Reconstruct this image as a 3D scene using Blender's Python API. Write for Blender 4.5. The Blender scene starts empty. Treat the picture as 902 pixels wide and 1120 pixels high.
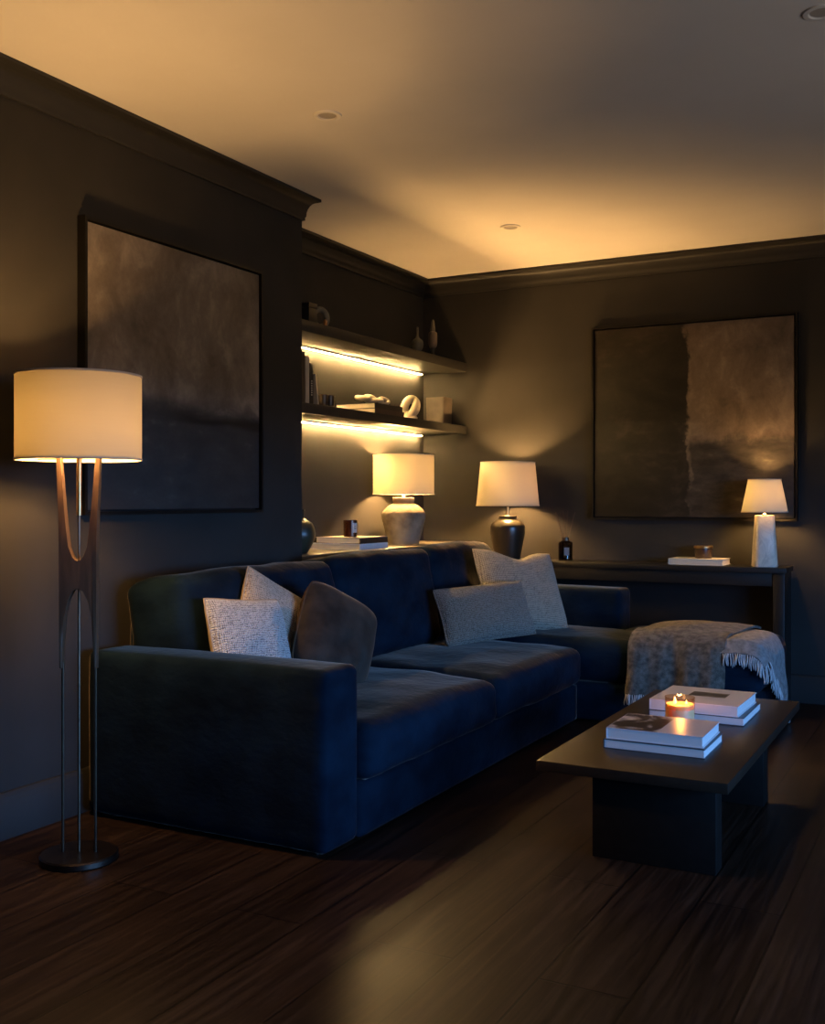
import bpy, bmesh, math, random
from mathutils import Vector, Matrix, noise
random.seed(7)
PI = math.pi
sc = bpy.context.scene
C = sc.collection

# ------------------------------------------------------------------ materials
def new_mat(name):
    m = bpy.data.materials.new(name); m.use_nodes = True
    nt = m.node_tree
    b = nt.nodes['Principled BSDF']
    return m, nt, b

def N(nt, t, **kw):
    n = nt.nodes.new(t)
    for k, v in kw.items():
        if k.startswith('i_'):
            n.inputs[k[2:].replace('_', ' ')].default_value = v
        else:
            setattr(n, k, v)
    return n

def coords(nt, scale=(1, 1, 1), rot=(0, 0, 0), loc=(0, 0, 0)):
    tc = nt.nodes.new('ShaderNodeTexCoord')
    mp = nt.nodes.new('ShaderNodeMapping')
    mp.inputs['Scale'].default_value = scale
    mp.inputs['Rotation'].default_value = rot
    mp.inputs['Location'].default_value = loc
    nt.links.new(tc.outputs['Object'], mp.inputs['Vector'])
    return mp.outputs['Vector']

def ramp(nt, fac, stops):
    r = nt.nodes.new('ShaderNodeValToRGB')
    e = r.color_ramp.elements
    while len(e) > 1: e.remove(e[-1])
    e[0].position = stops[0][0]; e[0].color = (*stops[0][1], 1)
    for p, c in stops[1:]:
        x = e.new(p); x.color = (*c, 1)
    nt.links.new(fac, r.inputs['Fac'])
    return r.outputs['Color']

def noisy(name, c1, c2, scale=8, rough=0.6, metal=0.0, bump=0.0, bscale=None, sheen=0.0, sheen_tint=(1, 1, 1),
          stretch=(1, 1, 1), spec=0.5, detail=4, coat=0.0, lo=.35, hi=.65, sheen_rough=.4):
    m, nt, b = new_mat(name)
    v = coords(nt, stretch)
    n = N(nt, 'ShaderNodeTexNoise', i_Scale=scale, i_Detail=detail)
    nt.links.new(v, n.inputs['Vector'])
    nt.links.new(ramp(nt, n.outputs['Fac'], [(lo, c1), (hi, c2)]), b.inputs['Base Color'])
    b.inputs['Roughness'].default_value = rough
    b.inputs['Metallic'].default_value = metal
    b.inputs['Specular IOR Level'].default_value = spec
    if sheen:
        b.inputs['Sheen Weight'].default_value = sheen
        b.inputs['Sheen Roughness'].default_value = sheen_rough
        b.inputs['Sheen Tint'].default_value = (*sheen_tint, 1)
    if coat: b.inputs['Coat Weight'].default_value = coat
    if bump:
        n2 = N(nt, 'ShaderNodeTexNoise', i_Scale=bscale or scale * 6, i_Detail=3)
        nt.links.new(v, n2.inputs['Vector'])
        bp = N(nt, 'ShaderNodeBump', i_Strength=bump, i_Distance=0.01)
        nt.links.new(n2.outputs['Fac'], bp.inputs['Height'])
        nt.links.new(bp.outputs['Normal'], b.inputs['Normal'])
    return m

def plain(name, c, rough=0.5, metal=0.0, spec=0.5):
    return noisy(name, tuple(x * .93 for x in c), c, 12, rough, metal, spec=spec)

def emis(name, c, s):
    m, nt, b = new_mat(name)
    b.inputs['Base Color'].default_value = (.8, .7, .5, 1)
    b.inputs['Emission Color'].default_value = (*c, 1)
    b.inputs['Emission Strength'].default_value = s
    return m

def weave(name, c1, c2, sx=220, rough=.9, bump=.5, mix=.5, nscale=14, dist=2.0, stops=(.22, .6)):
    """woven yarn: two crossed wave textures, broken up by noise"""
    m, nt, b = new_mat(name)
    v = coords(nt)
    w1 = N(nt, 'ShaderNodeTexWave', i_Scale=sx, i_Distortion=dist, i_Detail=2.0, bands_direction='X')
    w2 = N(nt, 'ShaderNodeTexWave', i_Scale=sx * .8, i_Distortion=dist, i_Detail=2.0, bands_direction='Y')
    w1.inputs['Detail Scale'].default_value = 1.5; w2.inputs['Detail Scale'].default_value = 1.5
    nt.links.new(v, w1.inputs['Vector']); nt.links.new(v, w2.inputs['Vector'])
    mul = N(nt, 'ShaderNodeMath', operation='MULTIPLY')
    nt.links.new(w1.outputs['Fac'], mul.inputs[0]); nt.links.new(w2.outputs['Fac'], mul.inputs[1])
    n = N(nt, 'ShaderNodeTexNoise', i_Scale=nscale, i_Detail=6.0, i_Roughness=.7)
    nt.links.new(v, n.inputs['Vector'])
    ad = N(nt, 'ShaderNodeMath', operation='ADD')
    nm = N(nt, 'ShaderNodeMath', operation='MULTIPLY'); nm.inputs[1].default_value = mix
    nt.links.new(n.outputs['Fac'], nm.inputs[0])
    nt.links.new(mul.outputs[0], ad.inputs[0]); nt.links.new(nm.outputs[0], ad.inputs[1])
    nt.links.new(ramp(nt, ad.outputs[0], [(stops[0], c1), (stops[1], c2)]), b.inputs['Base Color'])
    b.inputs['Roughness'].default_value = rough
    b.inputs['Specular IOR Level'].default_value = .2
    b.inputs['Sheen Weight'].default_value = .15
    bp = N(nt, 'ShaderNodeBump', i_Strength=bump, i_Distance=0.006)
    nt.links.new(ad.outputs[0], bp.inputs['Height'])
    nt.links.new(bp.outputs['Normal'], b.inputs['Normal'])
    return m

def shade_mat(name, trans, refl, fibre=0.25, scale=(6, 6, 120)):
    """linen shade: one thin cloth that scatters light back and lets a little through"""
    m = bpy.data.materials.new(name); m.use_nodes = True
    nt = m.node_tree; nt.nodes.clear()
    out = nt.nodes.new('ShaderNodeOutputMaterial')
    d = nt.nodes.new('ShaderNodeBsdfDiffuse'); t = nt.nodes.new('ShaderNodeBsdfTranslucent')
    a = nt.nodes.new('ShaderNodeAddShader')
    v = coords(nt, scale)
    n = N(nt, 'ShaderNodeTexNoise', i_Scale=1.0, i_Detail=5.0, i_Roughness=.6)
    nt.links.new(v, n.inputs['Vector'])
    lo = tuple(x * (1 - fibre) for x in trans); hi = tuple(x * (1 + fibre) for x in trans)
    nt.links.new(ramp(nt, n.outputs['Fac'], [(.35, lo), (.65, hi)]), t.inputs['Color'])
    d.inputs['Color'].default_value = (*refl, 1)
    nt.links.new(d.outputs[0], a.inputs[0]); nt.links.new(t.outputs[0], a.inputs[1])
    nt.links.new(a.outputs[0], out.inputs['Surface'])
    return m

def glass_mat(name, c, rough=0.02, mixt=0.55):
    """thin coloured glass: see-through body with a clear reflection"""
    m = bpy.data.materials.new(name); m.use_nodes = True
    nt = m.node_tree; nt.nodes.clear()
    out = nt.nodes.new('ShaderNodeOutputMaterial')
    tr = nt.nodes.new('ShaderNodeBsdfTransparent'); tr.inputs['Color'].default_value = (*c, 1)
    gl = nt.nodes.new('ShaderNodeBsdfGlossy'); gl.inputs['Roughness'].default_value = rough
    gl.inputs['Color'].default_value = (.9, .9, .9, 1)
    lw = N(nt, 'ShaderNodeLayerWeight', i_Blend=.5)
    pw = math_node(nt, 'POWER', lw.outputs['Facing'], 4.0)
    fc = math_node(nt, 'ADD', math_node(nt, 'MULTIPLY', pw, .45), .035)
    mx = nt.nodes.new('ShaderNodeMixShader')
    nt.links.new(fc, mx.inputs[0]); nt.links.new(tr.outputs[0], mx.inputs[1]); nt.links.new(gl.outputs[0], mx.inputs[2])
    nt.links.new(mx.outputs[0], out.inputs['Surface'])
    return m

def floor_mat():
    m, nt, b = new_mat('dark_oak_planks')
    tc = nt.nodes.new('ShaderNodeTexCoord')
    mp = nt.nodes.new('ShaderNodeMapping')
    mp.inputs['Rotation'].default_value = (0, 0, -PI / 2)       # planks run along Y
    mp.inputs['Location'].default_value = (0.62, -0.729 % .237, 0)
    nt.links.new(tc.outputs['Object'], mp.inputs['Vector'])
    br = N(nt, 'ShaderNodeTexBrick', offset=.37, offset_frequency=2)
    br.inputs['Scale'].default_value = 1.0
    br.inputs['Brick Width'].default_value = 1.9; br.inputs['Row Height'].default_value = .237
    br.inputs['Mortar Size'].default_value = .0042; br.inputs['Mortar Smooth'].default_value = .3
    br.inputs['Color1'].default_value = (.25, .25, .25, 1); br.inputs['Color2'].default_value = (.85, .85, .85, 1)
    br.inputs['Mortar'].default_value = (.5, .5, .5, 1)
    nt.links.new(mp.outputs['Vector'], br.inputs['Vector'])
    st = nt.nodes.new('ShaderNodeMapping'); st.inputs['Scale'].default_value = (22, .9, 1)
    nt.links.new(tc.outputs['Object'], st.inputs['Vector'])
    g = N(nt, 'ShaderNodeTexNoise', i_Scale=2.2, i_Detail=8.0, i_Roughness=.62, i_Distortion=.6)
    nt.links.new(st.outputs['Vector'], g.inputs['Vector'])
    kn = N(nt, 'ShaderNodeTexNoise', i_Scale=1.6, i_Detail=3.0)
    nt.links.new(tc.outputs['Object'], kn.inputs['Vector'])
    grain = ramp(nt, g.outputs['Fac'], [(.3, (.009, .0050, .0032)), (.5, (.024, .0142, .0088)), (.72, (.056, .034, .0215))])
    mx = N(nt, 'ShaderNodeMix', data_type='RGBA', blend_type='MULTIPLY'); mx.inputs['Factor'].default_value = .55
    nt.links.new(grain, mx.inputs['A']); nt.links.new(br.outputs['Color'], mx.inputs['B'])
    seam = N(nt, 'ShaderNodeMix', data_type='RGBA'); seam.inputs['B'].default_value = (.006, .004, .003, 1)
    nt.links.new(br.outputs['Fac'], seam.inputs['Factor']); nt.links.new(mx.outputs['Result'], seam.inputs['A'])
    nt.links.new(seam.outputs['Result'], b.inputs['Base Color'])
    rr = N(nt, 'ShaderNodeMapRange'); rr.inputs['From Min'].default_value = .3; rr.inputs['From Max'].default_value = .7
    rr.inputs['To Min'].default_value = FLOOR_ROUGH[0]; rr.inputs['To Max'].default_value = FLOOR_ROUGH[1]
    ad = N(nt, 'ShaderNodeMath', operation='ADD'); hf = N(nt, 'ShaderNodeMath', operation='MULTIPLY'); hf.inputs[1].default_value = .5
    nt.links.new(g.outputs['Fac'], ad.inputs[0]); nt.links.new(kn.outputs['Fac'], ad.inputs[1]); nt.links.new(ad.outputs[0], hf.inputs[0])
    nt.links.new(hf.outputs[0], rr.inputs['Value']); nt.links.new(rr.outputs['Result'], b.inputs['Roughness'])
    b.inputs['Specular IOR Level'].default_value = FLOOR_SPEC
    hs = N(nt, 'ShaderNodeMath', operation='SUBTRACT'); gm = N(nt, 'ShaderNodeMath', operation='MULTIPLY'); gm.inputs[1].default_value = .25
    nt.links.new(g.outputs['Fac'], gm.inputs[0]); nt.links.new(gm.outputs[0], hs.inputs[0]); nt.links.new(br.outputs['Fac'], hs.inputs[1])
    bp = N(nt, 'ShaderNodeBump', i_Strength=.16, i_Distance=.004)
    nt.links.new(hs.outputs[0], bp.inputs['Height']); nt.links.new(bp.outputs['Normal'], b.inputs['Normal'])
    return m

def wood_mat(name, c1, c2, rough=.45, stretch=(14, 14, 1.2), scale=2.0, spec=.5):
    m, nt, b = new_mat(name)
    v = coords(nt, stretch)
    n = N(nt, 'ShaderNodeTexNoise', i_Scale=scale, i_Detail=7.0, i_Distortion=.5, i_Roughness=.6)
    nt.links.new(v, n.inputs['Vector'])
    nt.links.new(ramp(nt, n.outputs['Fac'], [(.3, c1), (.7, c2)]), b.inputs['Base Color'])
    b.inputs['Roughness'].default_value = rough; b.inputs['Specular IOR Level'].default_value = spec
    return m

def math_node(nt, op, a, b=None, clamp=False):
    n = nt.nodes.new('ShaderNodeMath'); n.operation = op; n.use_clamp = clamp
    for i, x in enumerate((a, b)):
        if x is None: continue
        if isinstance(x, (int, float)): n.inputs[i].default_value = x
        else: nt.links.new(x, n.inputs[i])
    return n.outputs[0]

def sstep(nt, x, a, b):
    r = N(nt, 'ShaderNodeMapRange', interpolation_type='SMOOTHSTEP')
    r.inputs['From Min'].default_value = a; r.inputs['From Max'].default_value = b
    nt.links.new(x, r.inputs['Value'])
    return r.outputs['Result']

def mixc(nt, f, a, b):
    m = N(nt, 'ShaderNodeMix', data_type='RGBA')
    if isinstance(f, (int, float)): m.inputs['Factor'].default_value = f
    else: nt.links.new(f, m.inputs['Factor'])
    for k, x in (('A', a), ('B', b)):
        if isinstance(x, tuple): m.inputs[k].default_value = (*x, 1)
        else: nt.links.new(x, m.inputs[k])
    return m.outputs['Result']

def art_mat(name, kind, w, h):
    """an abstract oil painting; u runs to the right (local X), v up (local Z), both 0..1"""
    m, nt, b = new_mat(name)
    tc = nt.nodes.new('ShaderNodeTexCoord'); sp = nt.nodes.new('ShaderNodeSeparateXYZ')
    nt.links.new(tc.outputs['Object'], sp.inputs[0])
    u = math_node(nt, 'ADD', math_node(nt, 'DIVIDE', sp.outputs['X'], w), .5)
    v = math_node(nt, 'ADD', math_node(nt, 'DIVIDE', sp.outputs['Z'], h), .5)
    def nz(scale, stretch=(1, 1, 1), det=5.0, rough=.6, loc=(0, 0, 0), dist=0.0):
        mp = nt.nodes.new('ShaderNodeMapping'); mp.inputs['Scale'].default_value = stretch; mp.inputs['Location'].default_value = loc
        nt.links.new(tc.outputs['Object'], mp.inputs['Vector'])
        n = N(nt, 'ShaderNodeTexNoise', i_Scale=scale, i_Detail=det, i_Roughness=rough, i_Distortion=dist)
        nt.links.new(mp.outputs['Vector'], n.inputs['Vector'])
        return n.outputs['Fac']
    big = nz(2.6, dist=.6); mid = nz(6, (1, 1, 2.2), loc=(3, 0, 1)); brush = nz(7, (1.25, 1, .8), loc=(1, 0, 7), dist=.5); fine = nz(60, (1, 1, 1), 3)
    edge = nz(5, (1.4, 1, 1.0), 6, .65, (5, 0, 2))
    if kind == 'horizon': edge = nz(2.6, (1.0, 1, 3.2), 5, .55, (5, 0, 2), .4)
    ed = math_node(nt, 'MULTIPLY', math_node(nt, 'SUBTRACT', edge, .5), .10 if kind == 'horizon' else .16)
    if kind == 'horizon':
        sky = ramp(nt, math_node(nt, 'ADD', math_node(nt, 'MULTIPLY', big, .6), math_node(nt, 'MULTIPLY', brush, .4)),
                   [(.36, (.070, .056, .044)), (.5, (.125, .102, .082)), (.64, (.23, .19, .155))])
        land = ramp(nt, math_node(nt, 'ADD', math_node(nt, 'MULTIPLY', mid, .5), math_node(nt, 'MULTIPLY', big, .5)),
                    [(.38, (.022, .021, .021)), (.56, (.035, .033, .031)), (.7, (.085, .08, .073))])
        vv = math_node(nt, 'ADD', v, ed)
        f = sstep(nt, vv, .36, .46)
        col = mixc(nt, f, land, sky)
        # the dark streak just under the horizon and the pale touches on it
        d1 = math_node(nt, 'ABSOLUTE', math_node(nt, 'SUBTRACT', vv, math_node(nt, 'SUBTRACT', .385, math_node(nt, 'MULTIPLY', u, .03))))
        dk = math_node(nt, 'SUBTRACT', 1.0, sstep(nt, d1, .0, .035))
        col = mixc(nt, math_node(nt, 'MULTIPLY', dk, sstep(nt, u, .3, .6)), col, (.010, .009, .008))
        hl = math_node(nt, 'MULTIPLY', math_node(nt, 'SUBTRACT', 1.0, sstep(nt, math_node(nt, 'ABSOLUTE', math_node(nt, 'SUBTRACT', vv, .42)), .0, .03)), sstep(nt, edge, .52, .68))
        col = mixc(nt, math_node(nt, 'MULTIPLY', hl, .7), col, (.30, .26, .21))
    else:
        dark = ramp(nt, math_node(nt, 'ADD', math_node(nt, 'MULTIPLY', big, .65), math_node(nt, 'MULTIPLY', mid, .35)),
                    [(.40, (.006, .0047, .0034)), (.54, (.014, .011, .008)), (.70, (.042, .033, .025))])
        lit = ramp(nt, math_node(nt, 'ADD', math_node(nt, 'MULTIPLY', brush, .5), math_node(nt, 'MULTIPLY', big, .5)),
                   [(.36, (.075, .055, .039)), (.52, (.135, .10, .071)), (.66, (.22, .165, .118))])
        low = ramp(nt, mid, [(.35, (.020, .016, .012)), (.6, (.050, .040, .030)), (.75, (.10, .08, .06))])
        f = sstep(nt, math_node(nt, 'ADD', v, math_node(nt, 'MULTIPLY', ed, .8)), .375, .43)
        right = mixc(nt, f, low, lit)
        uu = math_node(nt, 'ADD', u, math_node(nt, 'MULTIPLY', ed, .95))
        g = sstep(nt, uu, .475, .50)
        col = mixc(nt, g, dark, right)
        ln = math_node(nt, 'SUBTRACT', 1.0, sstep(nt, math_node(nt, 'ABSOLUTE', math_node(nt, 'SUBTRACT', uu, .498)), .0, .018))
        col = mixc(nt, math_node(nt, 'MULTIPLY', math_node(nt, 'MULTIPLY', ln, .45), sstep(nt, big, .45, .62)), col, (.24, .185, .13))
    col2 = N(nt, 'ShaderNodeMix', data_type='RGBA', blend_type='OVERLAY'); col2.inputs['Factor'].default_value = .18
    nt.links.new(col, col2.inputs['A'])
    nt.links.new(ramp(nt, fine, [(.2, (.2, .2, .2)), (.8, (.8, .8, .8))]), col2.inputs['B'])
    nt.links.new(col2.outputs['Result'], b.inputs['Base Color'])
    b.inputs['Roughness'].default_value = .62; b.inputs['Specular IOR Level'].default_value = .25
    bp = N(nt, 'ShaderNodeBump', i_Strength=.12, i_Distance=.004)
    nt.links.new(brush, bp.inputs['Height']); nt.links.new(bp.outputs['Normal'], b.inputs['Normal'])
    return m

def cover_mat(name, base, dark, u0, u1, v0, v1, light=None):
    """book cover (top face, local XY) with a printed photograph between u0..u1, v0..v1"""
    m, nt, b = new_mat(name)
    tc = nt.nodes.new('ShaderNodeTexCoord'); sp = nt.nodes.new('ShaderNodeSeparateXYZ')
    nt.links.new(tc.outputs['Object'], sp.inputs[0])
    def inside(x, a, c):
        return math_node(nt, 'MULTIPLY', math_node(nt, 'GREATER_THAN', x, a), math_node(nt, 'LESS_THAN', x, c))
    ins = math_node(nt, 'MULTIPLY', inside(sp.outputs['X'], u0, u1), inside(sp.outputs['Y'], v0, v1))
    n = N(nt, 'ShaderNodeTexNoise', i_Scale=11.0, i_Detail=4.0, i_Distortion=.8)
    nt.links.new(tc.outputs['Object'], n.inputs['Vector'])
    pic = ramp(nt, n.outputs['Fac'], [(.42, dark), (.52, tuple(x * 2.2 for x in dark)), (.62, light or tuple(x * .8 for x in base))])
    nt.links.new(mixc(nt, ins, base, pic), b.inputs['Base Color'])
    b.inputs['Roughness'].default_value = .35
    return m

FLOOR_ROUGH = (.31, .44); FLOOR_SPEC = .08
M = {}
M['wall'] = noisy('charcoal_matt_paint', (.0255, .0240, .0220), (.030, .0283, .0260), 3, .85, spec=.12, bump=.04, bscale=180)
M['trim'] = noisy('charcoal_satin_paint', (.019, .018, .0165), (.022, .021, .019), 3, .5, spec=.35)
M['ceiling'] = noisy('warm_white_ceiling_paint', (.70, .67, .62), (.74, .71, .66), 2, .9, spec=.1)
M['floor'] = floor_mat()
M['velvet'] = noisy('navy_velvet', (.0023, .0064, .0125), (.0050, .0134, .0245), 5, .9, spec=.05, sheen=.19, sheen_tint=(1.0, .80, .66), stretch=(1, 1, 1.6), bump=.30, bscale=22, sheen_rough=.25)
M['velvet_pipe'] = noisy('navy_velvet_piping', (.012, .02, .038), (.02, .032, .058), 9, .8, spec=.15, sheen=.1, sheen_tint=(.6, .7, 1))
M['dark_wood'] = wood_mat('black_stained_oak', (.005, .004, .0032), (.008, .0062, .005), .5, (14, 1.0, 14), spec=.18)
M['black_wood'] = wood_mat('black_lacquered_wood', (.005, .0045, .004), (.010, .0085, .007), .4, (1.2, 14, 14))
M['black'] = plain('black_painted_wood', (.009, .008, .008), .45)
M['walnut'] = wood_mat('walnut', (.055, .031, .019), (.115, .064, .036), .42, (30, 30, 3), 1.6)
M['brass'] = noisy('brushed_brass', (.50, .34, .15), (.62, .44, .2), 20, .32, 1.0)
M['bronze'] = noisy('dark_bronze', (.07, .055, .045), (.11, .085, .065), 20, .35, 1.0)
M['bronze_rod'] = noisy('bronze_rod', (.16, .12, .085), (.22, .165, .11), 20, .32, 1.0)
M['cream_linen'] = noisy('cream_lamp_cord', (.6, .55, .45), (.7, .65, .55), 20, .6)
M['white_metal'] = plain('white_enamel', (.75, .72, .66), .35)

# ------------------------------------------------------------------ mesh helpers
def obj(name, bm, mat=None, parent=None, loc=None, rot=None, smooth=True, ang=35, flip=True):
    if flip: bmesh.ops.recalc_face_normals(bm, faces=bm.faces)
    me = bpy.data.meshes.new(name); bm.to_mesh(me); bm.free()
    o = bpy.data.objects.new(name, me); C.objects.link(o)
    if mat: me.materials.append(mat)
    if smooth:
        me.polygons.foreach_set('use_smooth', [True] * len(me.polygons))
        if ang < 180: me.set_sharp_from_angle(angle=math.radians(ang))
    if parent: o.parent = parent
    if loc: o.location = loc
    if rot: o.rotation_euler = rot
    return o

def tag(o, label, cat, group=None):
    o['label'] = label; o['category'] = cat
    if group: o['group'] = group
    return o

def thing(name, label, cat, loc=(0, 0, 0), rotz=0, group=None):
    o = bpy.data.objects.new(name, None); C.objects.link(o)
    o.location = loc; o.rotation_euler = (0, 0, rotz); o.empty_display_size = .1
    return tag(o, label, cat, group)

def struct(name, bm, mat, parent=None, **k):
    o = obj(name, bm, mat, parent, **k)
    if not parent: o['kind'] = 'structure'
    return o

def box(bm, x0, x1, y0, y1, z0, z1, bev=0, seg=2):
    vs = [bm.verts.new(p) for p in ((x0, y0, z0), (x1, y0, z0), (x1, y1, z0), (x0, y1, z0), (x0, y0, z1), (x1, y0, z1), (x1, y1, z1), (x0, y1, z1))]
    fs = [bm.faces.new([vs[i] for i in f]) for f in ((3, 2, 1, 0), (4, 5, 6, 7), (0, 1, 5, 4), (1, 2, 6, 5), (2, 3, 7, 6), (3, 0, 4, 7))]
    if bev:
        es = list({e for f in fs for e in f.edges})
        bmesh.ops.bevel(bm, geom=es, offset=bev, segments=seg, affect='EDGES', profile=.5)
    return bm

def bx(*a, bev=0, seg=2):
    return box(bmesh.new(), *a, bev=bev, seg=seg)

def lathe(bm, prof, seg=48, c=(0, 0), closed=False):
    rings = []
    for r, z in prof:
        if r < 1e-6: rings.append([bm.verts.new((c[0], c[1], z))])
        else: rings.append([bm.verts.new((c[0] + r * math.cos(2 * PI * i / seg), c[1] + r * math.sin(2 * PI * i / seg), z)) for i in range(seg)])
    for a, b in zip(rings, rings[1:]):
        for i in range(seg):
            j = (i + 1) % seg
            if len(a) == 1 and len(b) == 1: continue
            if len(a) == 1: bm.faces.new((a[0], b[i], b[j]))
            elif len(b) == 1: bm.faces.new((a[i], a[j], b[0]))
            else: bm.faces.new((a[i], a[j], b[j], b[i]))
    return bm

def lat(prof, seg=48, c=(0, 0)):
    return lathe(bmesh.new(), prof, seg, c)

def smooth_prof(pts, n=6):
    """Catmull-Rom through profile points"""
    out = []
    P = [Vector(p) for p in pts]
    for i in range(len(P) - 1):
        p0 = P[max(i - 1, 0)]; p1 = P[i]; p2 = P[i + 1]; p3 = P[min(i + 2, len(P) - 1)]
        for k in range(n):
            t = k / n
            out.append(.5 * ((2 * p1) + (p2 - p0) * t + (2 * p0 - 5 * p1 + 4 * p2 - p3) * t * t + (3 * p1 - p0 - 3 * p2 + p3) * t ** 3))
    out.append(P[-1])
    return out

def tube(bm, pts, r, seg=8, cap=True, closed=False):
    pts = [Vector(p) for p in pts]
    n = len(pts)
    rad = r if isinstance(r, (list, tuple)) else [r] * n
    rings = []; up = Vector((0, 0, 1)); prevx = None
    for i, p in enumerate(pts):
        if closed: t = pts[(i + 1) % n] - pts[i - 1]
        else: t = pts[min(i + 1, n - 1)] - pts[max(i - 1, 0)]
        t.normalize()
        if prevx is None:
            x = t.cross(up)
            if x.length < .1: x = t.cross(Vector((1, 0, 0)))
        else: x = prevx - t * prevx.dot(t)
        x.normalize(); y = t.cross(x); prevx = x
        rings.append([bm.verts.new(p + (x * math.cos(2 * PI * k / seg) + y * math.sin(2 * PI * k / seg)) * rad[i]) for k in range(seg)])
    R = list(zip(rings, rings[1:]))
    if closed:
        # align the last ring to the first
        a, b = rings[-1], rings[0]
        off = min(range(seg), key=lambda s: (a[0].co - b[s].co).length)
        R.append((a, b[off:] + b[:off]))
    for a, b in R:
        for k in range(seg):
            j = (k + 1) % seg
            bm.faces.new((a[k], a[j], b[j], b[k]))
    if cap and not closed:
        bm.faces.new(rings[0][::-1]); bm.faces.new(rings[-1])
    return bm

def soft_box(w, d, h, r, n=(14, 14, 8), bulge=(0, 0, 0), wr=0.0, wf=5.0, seed=0, keep_flat_bottom=True):
    """rounded upholstered block centred at the origin, edges rolled by r, faces crowned by bulge"""
    bm = bmesh.new()
    half = Vector((w / 2, d / 2, h / 2))
    cache = {}
    def vert(p):
        k = (round(p[0], 5), round(p[1], 5), round(p[2], 5))
        if k in cache: return cache[k]
        q = Vector(p); inner = Vector([max(-(half[i] - r), min(half[i] - r, q[i])) for i in range(3)])
        dlt = q - inner
        if dlt.length > 1e-9: q = inner + dlt.normalized() * r
        u = [max(-1, min(1, q[i] / half[i])) for i in range(3)]
        for i in range(3):
            a, b = (i + 1) % 3, (i + 2) % 3
            if i == 2 and u[2] < 0 and keep_flat_bottom: continue
            f = (1 - u[a] ** 2) * (1 - u[b] ** 2)
            q[i] += bulge[i] * (u[i] ** 3 if abs(u[i]) < 1 else (1 if u[i] > 0 else -1)) * f ** .6
        if wr:
            s = Vector((q.x * wf, q.y * wf, q.z * wf * 1.3)) + Vector((seed * 3.7, seed * 1.3, seed))
            k2 = noise.noise(s) + .5 * noise.noise(s * 2.3)
            nrm = Vector((q.x / half.x ** 2, q.y / half.y ** 2, q.z / half.z ** 2)).normalized()
            q += nrm * wr * k2
        cache[k] = v = bm.verts.new(q)
        return v
    def lin(c, m):   # parameter with more rows near the rolled edges
        t = []
        for i in range(m + 1):
            s = -1 + 2 * i / m
            t.append(c * math.sin(s * PI / 2) * .55 + c * s * .45)
        return t
    ax = [lin(half[i], n[i]) for i in range(3)]
    for i in range(3):
        a, b = (i + 1) % 3, (i + 2) % 3
        for sgn in (-1, 1):
            for p in range(n[a]):
                for q_ in range(n[b]):
                    quad = []
                    for (da, db) in ((0, 0), (1, 0), (1, 1), (0, 1)):
                        P = [0, 0, 0]; P[i] = sgn * half[i]; P[a] = ax[a][p + da]; P[b] = ax[b][q_ + db]
                        quad.append(vert(P))
                    if len(set(quad)) == 4:
                        bm.faces.new(quad if sgn > 0 else quad[::-1])
    return bm

def pillow_pt(u, v, w, h, t, pinch, chop, side, seed, rnd=0.0):
    x = u * w / 2 * (1 - pinch * (1 - v * v) * abs(u) ** 3)
    y = v * h / 2 * (1 - pinch * (1 - u * u) * abs(v) ** 3)
    if chop and v > 0: y -= chop * math.exp(-(u / .38) ** 2) * v ** 2
    k = 1 - rnd * u ** 4 * v ** 4
    x *= k; y *= k
    f = max(0, (1 - u ** 4) * (1 - v ** 4)) ** .55
    c = max(0, (1 - u * u) * (1 - v * v)) ** .45
    z = side * t / 2 * (.45 * f + .55 * c)
    s = Vector((x * 7, y * 7, side * 2 + seed))
    z += (noise.noise(s) * .012 + noise.noise(s * 2.4) * .006) * f
    return Vector((x, y, z))

def pillow_panel(w, h, t, side, pinch=.09, chop=0, seed=0, n=28, rnd=0.0):
    bm = bmesh.new()
    g = []
    for j in range(n + 1):
        v = math.sin((-1 + 2 * j / n) * PI / 2) * .5 + (-1 + 2 * j / n) * .5
        row = []
        for i in range(n + 1):
            u = math.sin((-1 + 2 * i / n) * PI / 2) * .5 + (-1 + 2 * i / n) * .5
            row.append(bm.verts.new(pillow_pt(u, v, w, h, t, pinch, chop, side, seed, rnd)))
        g.append(row)
    for j in range(n):
        for i in range(n):
            q = (g[j][i], g[j][i + 1], g[j + 1][i + 1], g[j + 1][i])
            bm.faces.new(q if side > 0 else q[::-1])
    return bm

def pillow(label, center, xdir, normal, w, h, t, front, back, chop=0, pinch=.09, seed=0, roll=0, cat='cushion', rnd=.04):
    """a stuffed cushion: front panel, back panel, corded seam; normal = the way its face looks"""
    n = Vector(normal).normalized(); x = Vector(xdir); x = (x - n * x.dot(n)).normalized(); y = n.cross(x)
    R = Matrix((x, y, n)).transposed() @ Matrix.Rotation(roll, 3, 'Z')
    o = thing('throw_pillow', label, cat)
    o.matrix_world = Matrix.Translation(center) @ R.to_4x4()
    obj('front_panel', pillow_panel(w, h, t, 1, pinch, chop, seed, 28, rnd), front, o, ang=180, flip=False)
    bp = obj('back_panel', pillow_panel(w, h, t, -1, pinch, chop, seed, 28, rnd), back, o, ang=180, flip=False)
    pts = []
    K = 26
    for e in range(4):
        for k in range(K):
            s = -1 + 2 * k / K
            u, v = ((s, -1), (1, s), (-s, 1), (-1, -s))[e]
            pts.append(pillow_pt(u, v, w, h, 0, pinch, chop, 0, seed, rnd))
    obj('piping', tube(bmesh.new(), pts, .0045, 6, closed=True), back, o, ang=180)
    return o

def point_light(name, parent, loc, power, color, radius=.03):
    l = bpy.data.lights.new(name, 'POINT'); l.energy = power; l.color = color; l.shadow_soft_size = radius
    o = bpy.data.objects.new(name, l); C.objects.link(o); o.parent = parent; o.location = loc
    return o

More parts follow.
